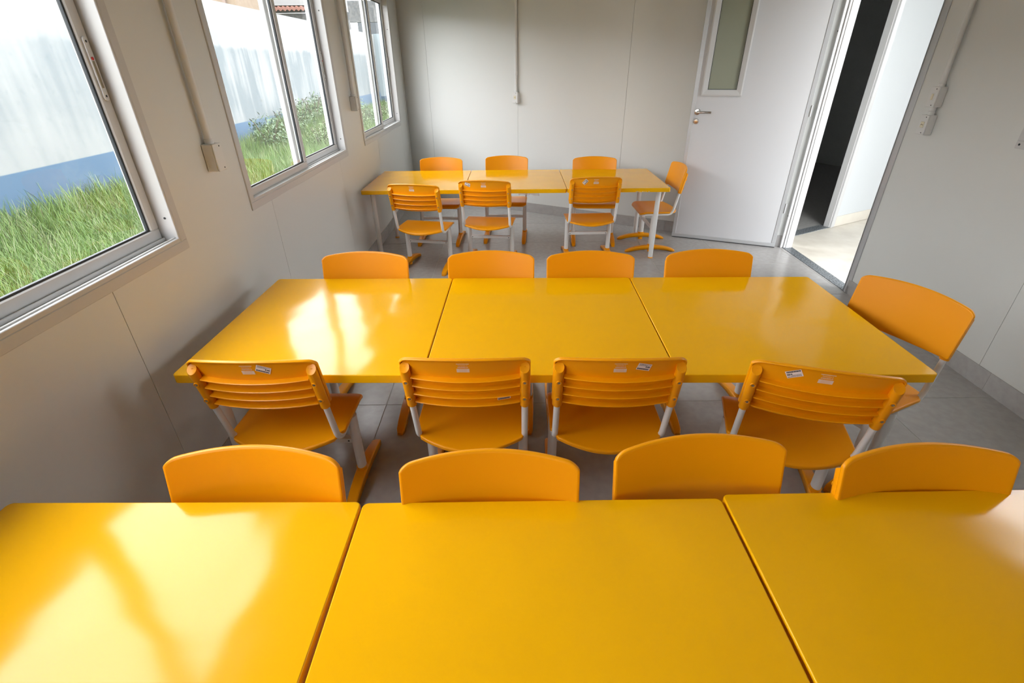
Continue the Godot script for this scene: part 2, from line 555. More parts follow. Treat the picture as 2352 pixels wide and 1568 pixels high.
func table_meshes() -> void:
	var mb := MB.new()
	var prof := [[0.0015, 0.5635], [0.0, 0.565], [0.0, 0.5912], [0.0009, 0.5932], [0.0028, 0.594]]
	var rings := []
	for pr in prof:
		var ring := []
		for p in rounded_rect(0.4 - pr[0], 0.4 - pr[0], 0.014 - pr[0]): ring.append(Vector3(p.x, pr[1], p.y))
		rings.append(ring)
	mb.loops(rings, true)
	for e in [0, 4]:
		var i0 := mb.v.size(); var n: int = rings[e].size()
		for p in rings[e]: mb.vert(p)
		for j in range(1, n - 1): mb.up_tri(i0, i0 + j, i0 + j + 1, 1.0 if e == 4 else -1.0)
	parts.table_top = mb.mesh()
	mb = MB.new()
	mb.tube([Vector3(0, 0.006, 0), Vector3(0, 0.562, 0)], 0.019, 18)
	parts.table_leg = mb.mesh()
	mb = MB.new()
	mb.lathe([Vector2(0, 0), Vector2(0.021, 0.0), Vector2(0.0215, 0.004), Vector2(0.019, 0.008)], 16)
	parts.leg_cap = mb.mesh()
	mb = MB.new()
	mb.cbox(Vector3(-0.045, 0.560, -0.045), Vector3(0.045, 0.566, 0.045), 0.002)
	parts.leg_plate = mb.mesh()

func long_table(label: String, tops: Array) -> void:
	# tops: x, z, turn of each square top; the legs stand under the two outer ends only, rails run beneath
	var c: Array = tops[1]
	var t := thing("long_table", label, "table", Vector3(c[0], 0, c[1]), 0.0, "long yellow tables of three tops")
	for q in tops:
		var o := part("table_top", parts.table_top, M.top, t, Vector3(q[0] - c[0], 0, q[1] - c[1]))
		o.rotation.y = q[2]
	for e in [0, 2]:
		var q: Array = tops[e]
		var b := Basis(Vector3.UP, q[2])
		for sz in [-1, 1]:
			var l := part("leg", parts.table_leg, M.steel, t, Vector3(q[0] - c[0], 0, q[1] - c[1]) + b * Vector3(-0.335 if e == 0 else 0.335, 0, sz * 0.310))
			part("leg_cap", parts.leg_cap, M.plastic, l)
			part("mounting_plate", parts.leg_plate, M.dark, l)
	for sz in [-1, 1]:
		var mb := MB.new()
		var a0 := Vector3(tops[0][0] - c[0], 0, tops[0][1] - c[1]) + Basis(Vector3.UP, tops[0][2]) * Vector3(-0.33, 0.551, sz * 0.2)
		var a1 := Vector3(tops[2][0] - c[0], 0, tops[2][1] - c[1]) + Basis(Vector3.UP, tops[2][2]) * Vector3(0.33, 0.551, sz * 0.2)
		mb.tube([a0, a1], 0.0145, 8)
		part("under_rail", mb.mesh(), M.steel, t)

# ---------------------------------------------------------------- walls of panels
# from a to b in plan (x, z); the room lies to the left of that direction when 'thick' is positive outward
func panel_wall(called: String, a: Vector2, b: Vector2, height: float, thick: float, joints: Array, holes: Array, material: Material, label := "") -> Node3D:
	var d := b - a
	var w := structure(called, label, "wall" if label else "", Vector3(a.x, 0, a.y), -atan2(d.y, d.x))
	var cuts := [0.0] + joints + [d.length()]
	for k in cuts.size() - 1:
		var s0: float = cuts[k] + (0.0012 if k > 0 else 0.0); var s1: float = cuts[k + 1] - (0.0012 if k < cuts.size() - 2 else 0.0)
		var xs := [s0, s1]; var ys := [0.0, height]
		for h in holes:
			for e in [h[0], h[1]]:
				if e > s0 and e < s1: xs.append(e)
			for e in [h[2], h[3]]: ys.append(e)
		xs.sort(); ys.sort()
		var mb := MB.new()
		for i in xs.size() - 1:
			for j in ys.size() - 1:
				if ys[j + 1] - ys[j] < 1e-5 or xs[i + 1] - xs[i] < 1e-5: continue
				var cx: float = (xs[i] + xs[i + 1]) / 2; var cy: float = (ys[j] + ys[j + 1]) / 2
				var open := false
				for h in holes:
					if cx > h[0] and cx < h[1] and cy > h[2] and cy < h[3]: open = true
				if not open: mb.box(Vector3(xs[i], ys[j], minf(0, thick)), Vector3(xs[i + 1], ys[j + 1], maxf(0, thick)))
		if mb.v.size(): part("panel", mb.mesh(), material, w)
	# core behind the joints so that no daylight comes through
	var core := MB.new()
	for k in range(1, cuts.size() - 1):
		var c: float = cuts[k]
		var ys := [0.0, height]
		for h in holes:
			if c > h[0] and c < h[1]: ys.append(h[2]); ys.append(h[3])
		ys.sort()
		for j in range(0, ys.size() - 1, 2):
			core.box(Vector3(c - 0.0014, ys[j], thick * 0.04 if thick > 0 else thick * 0.96), Vector3(c + 0.0014, ys[j + 1], thick * 0.96 if thick > 0 else thick * 0.04))
	if core.v.size(): part("joint_core", core.mesh(), M.grout, w)
	return w

func skirting(called: String, a: Vector2, b: Vector2, joints: Array, out: float, height := 0.1) -> void:
	var d := b - a
	var w := structure(called, "", "", Vector3(a.x, 0, a.y), -atan2(d.y, d.x))
	var cuts := [0.0] + joints + [d.length()]
	for k in cuts.size() - 1:
		var mb := MB.new()
		mb.cbox(Vector3(cuts[k] + 0.001, 0.0, minf(0, out)), Vector3(cuts[k + 1] - 0.001, height, maxf(0, out)), 0.001)
		part("baseboard_tile", mb.mesh(), M.tiles[k % 3], w)
	var g := MB.new()
	g.box(Vector3(0, 0.0, minf(0, out * 0.8)), Vector3(d.length(), height - 0.002, maxf(0, out * 0.8)))
	part("grout_bed", g.mesh(), M.grout, w)

# ---------------------------------------------------------------- sliding window
# in its own axes: x along the wall, y up, +z into the room, origin at its lower corner on the wall's face
func ring(mb: MB, x0: float, x1: float, y0: float, y1: float, w: float, z0: float, z1: float, c := 0.0015) -> void:
	mb.cbox(Vector3(x0, y0, z0), Vector3(x1, y0 + w, z1), c)
	mb.cbox(Vector3(x0, y1 - w, z0), Vector3(x1, y1, z1), c)
	mb.cbox(Vector3(x0, y0 + w, z0), Vector3(x0 + w, y1 - w, z1), c)
	mb.cbox(Vector3(x1 - w, y0 + w, z0), Vector3(x1, y1 - w, z1), c)

func sash(win: Node3D, x0: float, x1: float, y0: float, y1: float, z: float, latch_right: bool) -> void:
	var mb := MB.new()
	var st := 0.040; var d := 0.026
	ring(mb, x0, x1, y0, y1, st, z - d, z, 0.003)
	var s := part("sash", mb.mesh(), M.frame, win)
	mb = MB.new()
	ring(mb, x0 + st - 0.001, x1 - st + 0.001, y0 + st - 0.001, y1 - st + 0.001, 0.007, z - 0.017, z - 0.006, 0.0008)
	part("gasket", mb.mesh(), M.gasket, s)
	mb = MB.new()
	mb.face(Vector3(x0 + st, y0 + st, z - 0.012), Vector3(x1 - st, y0 + st, z - 0.012), Vector3(x1 - st, y1 - st, z - 0.012), Vector3(x0 + st, y1 - st, z - 0.012))
	part("pane", mb.mesh(), M.glass, s)
	var lx := (x1 - st / 2) if latch_right else (x0 + st / 2)
	var ly := y0 + 0.53
	mb = MB.new()
	var pl := rounded_rect(0.0095, 0.085, 0.009)
	var rings := []
	for pr in [[0.0, 0.0], [0.0, 0.0035], [0.002, 0.005]]:
		var r := []
		for p in pl: r.append(Vector3(lx + p.x * (1.0 - pr[0] * 60), ly + p.y * (1.0 - pr[0] * 8), z + pr[1]))
		rings.append(r)
	mb.loops(rings, false)
	var i0 := mb.v.size()
	for p in rings[2]: mb.vert(p)
	for j in range(1, rings[2].size() - 1): mb.tri(i0, i0 + j, i0 + j + 1)
	part("latch_plate", mb.mesh(), M.frame, s)
	mb = MB.new()
	mb.cbox(Vector3(lx - 0.0045, ly - 0.05, z + 0.0045), Vector3(lx + 0.0045, ly + 0.022, z + 0.0056), 0.0004)
	part("latch_slot", mb.mesh(), M.slot, s)
	var toz := Basis(Vector3.RIGHT, PI / 2)
	mb = MB.new()
	mb.lathe([Vector2(0.0048, 0.004), Vector2(0.0048, 0.0062), Vector2(0.003, 0.007), Vector2(0, 0.0072)], 10, Vector3(lx, ly + 0.028, z), toz)
	part("red_dot", mb.mesh(), M.red, s)
	for dy in [-0.072, 0.072]:
		mb = MB.new()
		mb.lathe([Vector2(0.0035, 0.004), Vector2(0.0035, 0.0056), Vector2(0, 0.0058)], 8, Vector3(lx, ly + dy, z), toz)
		part("screw", mb.mesh(), M.dark, s)

func window(called: String, at: Vector3, turn: float, w: float, h: float, label: String) -> void:
	var win := structure(called, label, "window", at, turn)
	var mb := MB.new()
	ring(mb, 0.0, w, 0.0, h, 0.034, -0.002, 0.006, 0.002)              # flat trim on the wall
	ring(mb, 0.024, w - 0.024, 0.024, h - 0.024, 0.016, -0.108, 0.004, 0.0015)    # lining of the opening
	mb.cbox(Vector3(0.036, 0.0365, -0.01), Vector3(w - 0.036, 0.048, 0.0045), 0.0015)           # step of the sill
	part("frame", mb.mesh(), M.frame, win)
	mb = MB.new()
	for y in [0.040, h - 0.050]:                                            # tracks
		for z in [-0.010, -0.047, -0.084]: mb.cbox(Vector3(0.04, y, z - 0.003), Vector3(w - 0.04, y + 0.012, z + 0.003), 0.001)
	part("track", mb.mesh(), M.frame, win)
	sash(win, 0.042, w / 2 + 0.025, 0.046, h - 0.046, -0.015, false)
	sash(win, w / 2 - 0.025, w - 0.042, 0.046, h - 0.046, -0.052, true)
	for p in [Vector2(w - 0.041, 0.12), Vector2(w - 0.041, h - 0.3)]:
		mb = MB.new()
		mb.lathe([Vector2(0.004, 0), Vector2(0.004, 0.001), Vector2(0, 0.0012)], 8, Vector3(p.x, p.y, -0.02), Basis(Vector3.FORWARD, -PI / 2).rotated(Vector3.UP, 0))
		part("screw", mb.mesh(), M.dark, win)

# ---------------------------------------------------------------- conduit boxes: x along the wall, +z into the room
func conduit(at: Vector3, turn: float, ceiling: float, label: String, front: String, couplers := []) -> void:
	var t := thing("wall_conduit", label, "conduit", at, turn, "")
	var y0 := 0.1 if front != "pair" else 0.24
	var mb := MB.new()
	mb.tube([Vector3(0, y0 + 0.0, 0.021), Vector3(0, ceiling - at.y, 0.021)], 0.0135, 14)
	part("pipe", mb.mesh(), M.pvc, t)
	mb = MB.new()
	mb.lathe([Vector2(0.0165, y0 - 0.002), Vector2(0.0165, y0 + 0.016), Vector2(0.0135, y0 + 0.017)], 14, Vector3(0, 0, 0.021))
	for c in couplers: mb.lathe([Vector2(0.0135, c - 0.001), Vector2(0.0165, c), Vector2(0.0165, c + 0.03), Vector2(0.0135, c + 0.031)], 14, Vector3(0, 0, 0.021))
	if front == "pair": mb.lathe([Vector2(0.0165, 0.098), Vector2(0.0165, 0.118), Vector2(0.0135, 0.119), Vector2(0.0135, 0.121), Vector2(0.0165, 0.122), Vector2(0.0165, 0.142)], 14, Vector3(0, 0, 0.021))
	part("coupling", mb.mesh(), M.pvc, t)
	var kinds := ["socket", "switch"] if front == "pair" else [front]
	for k in kinds.size():
		var yb := k * 0.14
		mb = MB.new()
		mb.cbox(Vector3(-0.03, yb, 0.001), Vector3(0.03, yb + 0.1, 0.042), 0.003)
		var b := part("box", mb.mesh(), M.pvc, t)
		mb = MB.new()
		mb.cbox(Vector3(-0.0305, yb - 0.0005, 0.042), Vector3(0.0305, yb + 0.1005, 0.048), 0.002)
		part("cover", mb.mesh(), M.pvc, b)
		for y in [0.01, 0.09]:
			mb = MB.new()
			mb.lathe([Vector2(0.003, 0), Vector2(0.003, 0.0008), Vector2(0, 0.0008)], 8, Vector3(0.012, yb + y, 0.048), Basis(Vector3.RIGHT, PI / 2))
			part("screw", mb.mesh(), M.dark, b)
		if kinds[k] == "blank":
			for y in [0.028, 0.07]:
				for s in [-1, 1]:
					mb = MB.new()
					mb.lathe([Vector2(0.0145, 0.0), Vector2(0.0145, 0.0006), Vector2(0.0132, 0.0006), Vector2(0.0132, 0.0)], 20, Vector3(s * 0.03, yb + y, 0.021), Basis(Vector3.FORWARD, PI / 2 * s))
					part("knockout", mb.mesh(), M.pvc, b)
		elif kinds[k] == "switch":
			mb = MB.new()
			mb.cbox(Vector3(-0.012, yb + 0.032, 0.046), Vector3(0.012, yb + 0.07, 0.0492), 0.001)
			part("switch_bezel", mb.mesh(), M.pvc, b)
			mb = MB.new()
			mb.cbox(Vector3(-0.007, yb + 0.036, 0.047), Vector3(0.007, yb + 0.066, 0.0535), 0.002, Basis(Vector3.RIGHT, 0.0))
			part("rocker", mb.mesh(), M.cream, b)
		elif kinds[k] == "socket":
			mb = MB.new()
			mb.cbox(Vector3(-0.013, yb + 0.036, 0.046), Vector3(0.013, yb + 0.066, 0.0505), 0.001)
			part("socket", mb.mesh(), M.cream, b)
			for s in [-1, 0, 1]:
				mb = MB.new()
				mb.lathe([Vector2(0.0022, 0), Vector2(0.0022, 0.0004), Vector2(0, 0.0004)], 8, Vector3(s * 0.006, yb + 0.05 + (0.003 if s == 0 else 0.0), 0.0505), Basis(Vector3.RIGHT, PI / 2))
				part("pin_hole", mb.mesh(), M.dark, b)

const XL := -1.19
const RH := 2.65
func rw_x(z: float) -> float: return 2.402 - 0.02385 * (z + 4.15)
func bw_z(x: float) -> float: return -5.492 + 0.585 * (x - 0.162)

func _ready() -> void:
	rng.seed = 4711
	# camera
	var cam := Camera3D.new(); cam.name = "camera"; add_child(cam)
	var p := deg_to_rad(29.628); var roll := deg_to_rad(-0.70365)
	var F := Vector3(0, -sin(p), -cos(p)); var R0 := Vector3.RIGHT; var U0 := R0.cross(F)
	var R := R0 * cos(roll) + U0 * sin(roll); var U := U0 * cos(roll) - R0 * sin(roll)
	cam.transform = Transform3D(Basis(R, U, -F), Vector3(0, 1.4451, 0))
	cam.fov = rad_to_deg(2.0 * atan(784.0 / 1124.03))
	cam.near = 0.05; cam.far = 200.0; cam.current = true
	# overcast sky
	var we := WorldEnvironment.new(); we.name = "world_environment"
	var env := Environment.new()
	var sky := Sky.new(); var sm := ProceduralSkyMaterial.new()
	sm.sky_top_color = Color(0.98, 0.99, 1.0); sm.sky_horizon_color = Color(0.98, 0.99, 1.0)
	sm.sky_energy_multiplier = 2.45
	sm.ground_bottom_color = Color(0.3, 0.3, 0.28); sm.ground_horizon_color = Color(0.3, 0.3, 0.28)
	sky.sky_material = sm
	env.background_mode = Environment.BG_SKY; env.sky = sky
	env.tonemap_mode = Environment.TONE_MAPPER_LINEAR; env.tonemap_exposure = 1.4
	env.sdfgi_enabled = true; env.ssao_enabled = true; env.ssil_enabled = true
	we.environment = env; add_child(we)

	make_materials()
	build_room()
	build_door_side()
	build_outside()
	build_tables()
	build_chairs()
	build_fittings()

# ---------------------------------------------------------------- the room
func build_room() -> void:
	var ZF := 2.3
	var back_l := Vector2(XL, bw_z(XL)); var back_r := Vector2(2.4024, bw_z(2.4024))
	var right_f := Vector2(rw_x(ZF), ZF)
	# floor of tiles
	var room := PackedVector2Array([Vector2(XL, ZF), back_l, back_r, right_f])
	var fl := structure("floor", "grey satin ceramic floor tiles with thin pale joints", "floor")
	var mb := MB.new()
	mb.slab(room, -0.12, -0.0012)
	part("grout_bed", mb.mesh(), M.grout, fl)
	var tx := 0.597; var tz := 0.6157
	for i in range(-3, 7):
		for j in range(-8, 8):
			var x0 := -0.617 + i * tx; var z0 := -1.930 + j * tz
			var g := 0.0016
			var rect := PackedVector2Array([Vector2(x0 + g, z0 + g), Vector2(x0 + tx - g, z0 + g), Vector2(x0 + tx - g, z0 + tz - g), Vector2(x0 + g, z0 + tz - g)])
			for q in Geometry2D.intersect_polygons(rect, room):
				var area := 0.0
				for k in q.size(): area += q[k].cross(q[(k + 1) % q.size()])
				if absf(area) < 0.002: continue
				mb = MB.new(); mb.slab(q, -0.009, 0.0, 0.0006)
				part("tile", mb.mesh(), M.tiles[(i * 7 + j * 5 + 60) % 3], fl)
	# walls of sandwich panels
	var hl := []
	for z in [-0.20, -2.265, -4.30, 1.85]: hl.append([ZF - z + 0.026, ZF - z + 1.55 - 0.026, 0.866 + 0.026, 2.05 - 0.026])
	var jl := []
	for k in range(-3, 5): jl.append(ZF + 1.349 + 1.13 * k)
	panel_wall("wall_left", Vector2(XL, ZF), back_l, RH, -0.1, jl, hl, M.wall, "pale panel wall pierced by the row of sliding windows")
	var bl := (back_r - back_l).length()
	var s1 := (Vector2(0.090, bw_z(0.090)) - back_l).length()
	panel_wall("wall_back", back_l, back_r, RH, -0.1, [s1 - 1.13, s1, s1 + 1.13, s1 + 2.26], [], M.wall, "slanting pale panel wall behind the far tables")
	var rl := (right_f - back_r).length()
	var rz := func(z: float) -> float: return (z - back_r.y) / (right_f.y - back_r.y) * rl
	panel_wall("wall_right", back_r, right_f, RH, -0.07, [rz.call(-3.2), rz.call(-2.07), rz.call(-0.94), rz.call(0.19), rz.call(1.32)],
		[[rz.call(-4.168), rz.call(-3.2), -0.01, 2.12], [rz.call(-2.42) + 0.026, rz.call(-1.27) - 0.026, 1.075 + 0.026, 1.85 - 0.026]], M.wall, "grey shaded panel wall beside the doorway")
	panel_wall("wall_front", right_f, Vector2(XL, ZF), RH, -0.1, [1.1, 2.23], [], M.wall)
	var ceil := structure("ceiling", "pale flat ceiling", "ceiling")
	mb = MB.new(); mb.slab(room, RH, RH + 0.12); part("ceiling_board", mb.mesh(), M.ceiling, ceil)
	# baseboards
	var cj := []
	for k in 15: cj.append(0.33 + 0.6 * k)
	cj = cj.filter(func(x): return x < (ZF - back_l.y) - 0.05)
	skirting("baseboard_left", Vector2(XL, ZF), back_l, cj, 0.006)
	cj = []
	for k in 8: cj.append(0.12 + 0.6 * k)
	skirting("baseboard_back", back_l, back_r, cj.filter(func(x): return x < bl - 0.05), 0.006)
	var rb := Vector2(rw_x(-3.19), -3.19)
	cj = []
	for k in 9: cj.append(1.2 + 0.6 * (k - 1))
	skirting("baseboard_right", rb, right_f, cj.filter(func(x): return x < (right_f - rb).length() - 0.05), 0.006)
	# corner strip between the left and back walls
	var tr := structure("trim_1", "pale corner strip where the window wall meets the slanting wall", "trim")
	mb = MB.new()
	mb.cbox(Vector3(XL, 0.1, back_l.y + 0.015), Vector3(XL + 0.004, RH, back_l.y + 0.075), 0.001)
	part("strip", mb.mesh(), M.wall, tr)
	# windows: x of the window runs away from the camera on the left wall
	var n := 1
	for w in [[-0.20, "near sliding window with grass and a blue-based wall outside"], [-2.265, "middle sliding window with shrubs outside"], [-4.30, "far sliding window next to the corner"], [1.85, "sliding window behind the viewpoint"]]:
		window("window_%d" % n, Vector3(XL, 0.866, w[0]), PI / 2, 1.55, 1.184, w[1]); n += 1
	var ra := -atan2((right_f - back_r).y, (right_f - back_r).x)
	window("window_5", Vector3(rw_x(-2.42), 1.075, -2.42), ra, 1.15, 0.775, "high window at the right edge, only its frame corner showing")
	mb = MB.new()
	mb.lathe([Vector2(0.005, 0), Vector2(0.005, 0.0015), Vector2(0, 0.002)], 10, Vector3(0.02, 0.018, 0.006), Basis(Vector3.RIGHT, PI / 2))
	part("corner_screw", mb.mesh(), M.dark, get_node("window_5"))

# ---------------------------------------------------------------- door, doorway, corridor
func build_door_side() -> void:
	var hinge := Vector2(2.328, -4.158); var free := Vector2(1.522, -4.512)
	var d := free - hinge
	var L := d.length()
	# own axes: x from the free edge to the hinge, +z towards the room
	var door := structure("door_1", "white door with narrow glass, standing open against the slanting wall", "door", Vector3(free.x, 0.008, free.y), -atan2(-d.y, -d.x))
	var g0 := 0.105; var g1 := 0.325; var gy0 := 1.232; var gy1 := 1.93; var H := 2.08
	var mb := MB.new()
	mb.box(Vector3(0.02, 0.02, -0.036), Vector3(g0, H - 0.02, -0.002)); mb.box(Vector3(g1, 0.02, -0.036), Vector3(L - 0.02, H - 0.02, -0.002))
	mb.box(Vector3(g0, 0.02, -0.036), Vector3(g1, gy0, -0.002)); mb.box(Vector3(g0, gy1, -0.036), Vector3(g1, H - 0.02, -0.002))
	part("leaf", mb.mesh(), M.leaf_panel, door)
	mb = MB.new()
	ring(mb, 0.0, L, 0.0, H, 0.032, -0.040, 0.002, 0.002)
	part("edge_strip", mb.mesh(), M.alu, door)
	# bevelled glazing frame
	mb = MB.new()
	var o := [Vector2(g0 - 0.045, gy0 - 0.045), Vector2(g1 + 0.045, gy0 - 0.045), Vector2(g1 + 0.045, gy1 + 0.045), Vector2(g0 - 0.045, gy1 + 0.045)]
	var steps := [[0.0, -0.002], [0.0, 0.010], [0.010, 0.013], [0.043, 0.004], [0.045, -0.012]]
	for k in 4:
		for s in steps.size() - 1:
			var q := []
			for e in [[k, s], [(k + 1) % 4, s], [(k + 1) % 4, s + 1], [k, s + 1]]:
				var c: Vector2 = o[e[0]]; var st: Array = steps[e[1]]
				q.append(Vector3(c.x + st[0] * (1 if e[0] in [0, 3] else -1), c.y + st[0] * (1 if e[0] in [0, 1] else -1), st[1]))
			mb.face(q[0], q[1], q[2], q[3])
	part("glazing_frame", mb.mesh(), M.frame, door)
	mb = MB.new(); ring(mb, g0 - 0.002, g1 + 0.002, gy0 - 0.002, gy1 + 0.002, 0.005, -0.014, -0.006, 0.0005)
	part("gasket", mb.mesh(), M.gasket, door)
	mb = MB.new()
	mb.face(Vector3(g0, gy0, -0.012), Vector3(g1, gy0, -0.012), Vector3(g1, gy1, -0.012), Vector3(g0, gy1, -0.012))
	part("pane", mb.mesh(), M.door_glass, door)
	var toz := Basis(Vector3.RIGHT, PI / 2)
	mb = MB.new()
	mb.lathe([Vector2(0.024, 0), Vector2(0.024, 0.006), Vector2(0.021, 0.009), Vector2(0.010, 0.010), Vector2(0.010, 0.045), Vector2(0, 0.047)], 20, Vector3(0.055, 1.066, 0), toz)
	mb.tube([Vector3(0.052, 1.066, 0.04), Vector3(0.075, 1.067, 0.044), Vector3(0.12, 1.067, 0.044), Vector3(0.165, 1.066, 0.041)], 0.0085, 10, true, 0.006)
	part("lever_handle", mb.mesh(), M.chrome, door)
	mb = MB.new()
	mb.lathe([Vector2(0.022, 0), Vector2(0.022, 0.006), Vector2(0.019, 0.009), Vector2(0, 0.0095)], 20, Vector3(0.055, 0.994, 0), toz)
	var lock := part("lock_rosette", mb.mesh(), M.chrome, door)
	mb = MB.new(); mb.lathe([Vector2(0.008, 0.009), Vector2(0.008, 0.013), Vector2(0, 0.0135)], 12, Vector3(0.055, 0.994, 0), toz)
	part("key_cylinder", mb.mesh(), M.brass, lock)
	mb = MB.new(); mb.box(Vector3(0.004, 0.0, -0.03), Vector3(L, 0.012, -0.006), Basis(), Vector3(0, -0.007, 0))
	part("door_sweep", mb.mesh(), M.gasket, door)
	for y in [0.3, 1.05, 1.8]:
		mb = MB.new(); mb.tube([Vector3(L + 0.006, y, 0.002), Vector3(L + 0.006, y + 0.08, 0.002)], 0.007, 10)
		part("hinge", mb.mesh(), M.alu, door)
	# stone sill in the doorway
	var a := Vector2(rw_x(-4.168), -4.168); var b := Vector2(rw_x(-3.2), -3.2)
	var t2 := structure("trim_2", "speckled dark granite sill across the doorway", "sill")
	mb = MB.new()
	mb.slab(PackedVector2Array([a + Vector2(0.0, 0), b + Vector2(0.0, 0), b + Vector2(0.085, -0.03), a + Vector2(0.085, -0.03)]), -0.1, 0.003)
	part("granite", mb.mesh(), M.granite, t2)
	# door frame on the hinge side and over the opening, white stepped profile
	var t3 := structure("trim_3", "white stepped door frame behind the open door", "door frame")
	mb = MB.new()
	var ux := Vector2(b - a).normalized()
	var bs := Basis(Vector3(ux.x, 0, ux.y), Vector3.UP, Vector3(-ux.y, 0, ux.x))   # x along the wall towards the camera, z out of the room is negative here
	var oo := Vector3(a.x, 0, a.y)
	mb.cbox(Vector3(-0.008, 0, -0.004), Vector3(0.004, 2.16, 0.014), 0.002, bs, oo)
	mb.cbox(Vector3(-0.004, 0, 0.012), Vector3(0.010, 2.14, 0.022), 0.002, bs, oo)
	mb.cbox(Vector3(-0.002, 0, -0.076), Vector3(0.016, 2.14, -0.004), 0.002, bs, oo)
	mb.cbox(Vector3(0.015, 0, -0.05), Vector3(0.022, 2.12, -0.02), 0.002, bs, oo)
	mb.cbox(Vector3(0.016, 2.09, -0.076), Vector3((b - a).length() - 0.01, 2.12, 0.006), 0.002, bs, oo)
	part("frame_profile", mb.mesh(), M.frame, t3)
	for y in [0.28, 1.62]:
		mb = MB.new(); mb.lathe([Vector2(0.005, 0), Vector2(0.005, 0.001), Vector2(0, 0.001)], 10, bs * Vector3(0.003, y, 0.0222) + oo, bs * Basis(Vector3.RIGHT, PI / 2))
		part("screw", mb.mesh(), M.dark, t3)
	var t4 := structure("trim_4", "grey metal edge of the wall on the near side of the doorway", "door frame")
	mb = MB.new()
	mb.cbox(Vector3(-0.018, 0.0, -0.076), Vector3(-0.001, 2.12, 0.006), 0.002, bs, Vector3(b.x, 0, b.y))
	mb.cbox(Vector3(-0.018, 0.0, -0.002), Vector3(0.040, 2.15, 0.006), 0.002, bs, Vector3(b.x, 0, b.y))
	part("edge_profile", mb.mesh(), M.alu, t4)

	# corridor: cream floor, white wall running off at an angle, a second doorway into a dark room
	var c0 := Vector2(2.42, -4.33); var cd := Vector2(0.866, -0.5).normalized()
	if true:
		cd = (Vector2(3.70, -5.031) - Vector2(2.603, -4.446)).normalized()
		c0 = Vector2(2.603, -4.446) - cd * 0.15
	var c1 := c0 + cd * 9.0
	var cf := structure("floor_corridor", "cream floor outside the doorway", "floor")
	mb = MB.new()
	mb.slab(PackedVector2Array([c0 - cd * 0.05, c1, Vector2(11.0, -3.2), Vector2(11.0, 3.0), Vector2(rw_x(3.0) + 0.07, 3.0), Vector2(b.x + 0.07, b.y), Vector2(a.x + 0.07, a.y)]), -0.12, -0.002)
	part("floor_slab", mb.mesh(), M.cream_floor, cf)
	var cl := 9.0
	var o0 := 0.03; var o1 := 0.78                     # the second doorway along the corridor wall
	panel_wall("wall_corridor", c0, c1, RH, -0.06, [2.1, 3.25, 4.4, 5.5, 6.6, 7.7], [[o0, o1, -0.01, 2.12]], M.white_wall, "bright white corridor wall seen through the doorway")
	var tb := MB.new()
	var cb := Basis(Vector3(cd.x, 0, cd.y), Vector3.UP, Vector3(-cd.y, 0, cd.x))
	var co := Vector3(c0.x, 0, c0.y)
	var t5 := structure("trim_5", "white frame of the doorway into the dark room", "door frame")
	tb.cbox(Vector3(o1 - 0.022, 0, -0.06), Vector3(o1, 2.12, -0.004), 0.002, cb, co)
	tb.cbox(Vector3(o1 - 0.014, 0, -0.006), Vector3(o1 + 0.012, 2.13, 0.012), 0.002, cb, co)
	tb.cbox(Vector3(o1 + 0.012, 0, -0.002), Vector3(o1 + 0.050, 2.16, 0.007), 0.002, cb, co)
	tb.cbox(Vector3(o0 - 0.028, 0, -0.002), Vector3(o0, 2.16, 0.007), 0.002, cb, co)
	tb.cbox(Vector3(o0, 0, -0.1), Vector3(o0 + 0.03, 2.12, -0.004), 0.002, cb, co)
	tb.cbox(Vector3(o0 - 0.028, 2.12, -0.1), Vector3(o1 + 0.05, 2.16, 0.007), 0.002, cb, co)
	part("frame_profile", tb.mesh(), M.frame, t5)
	var t6 := structure("trim_6", "dark granite sill of the doorway into the dark room", "sill")
	mb = MB.new(); mb.box(Vector3(o0, -0.1, -0.1), Vector3(o1 + 0.01, 0.004, 0.0), cb, co)
	part("granite", mb.mesh(), M.granite, t6)
	skirting("baseboard_corridor", c0 + cd * (o1 + 0.05), c1, [0.55, 1.15, 1.75, 2.35, 2.95, 3.55], 0.007, 0.1)
	for ch in get_node("baseboard_corridor").get_children(): ch.material_override = M.cream_floor
	# dark room behind it
	var nd := Vector2(cd.y, -cd.x)          # away from the corridor
	var q0 := c0 - cd * 0.02; var q1 := c0 + cd * 4.0
	var f2 := structure("floor_dark_room", "grey tiles just inside the dark room", "floor")
	mb = MB.new()
	mb.slab(PackedVector2Array([q0 + nd * 0.1, q1 + nd * 0.1, q1 + nd * 5.2, q0 + nd * 5.2]), -0.12, 0.0)
	part("floor_slab", mb.mesh(), M.tiles[1], f2)
	panel_wall("wall_dark_room_back", q0 + nd * 5.2, q1 + nd * 5.2, RH, -0.1, [1.1, 2.2, 3.3], [], M.wall)
	panel_wall("wall_dark_room_left", q0 + nd * 0.1, q0 + nd * 5.2, RH, -0.1, [1.1, 2.2], [], M.wall)
	panel_wall("wall_dark_room_right", q1 + nd * 5.2, q1 + nd * 0.1, RH, -0.1, [1.1, 2.2], [], M.wall)
	var cc := structure("ceiling_dark_room")
	mb = MB.new()
	mb.slab(PackedVector2Array([q0, q1, q1 + nd * 5.3, q0 + nd * 5.3]), RH, RH + 0.1); part("ceiling_board", mb.mesh(), M.ceiling, cc)
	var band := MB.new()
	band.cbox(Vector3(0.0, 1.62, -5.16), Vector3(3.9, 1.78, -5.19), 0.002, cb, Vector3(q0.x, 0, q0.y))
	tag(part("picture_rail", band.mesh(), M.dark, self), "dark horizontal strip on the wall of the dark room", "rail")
	# roof over the corridor
	var rf := structure("ceiling_corridor", "", "")
	mb = MB.new()
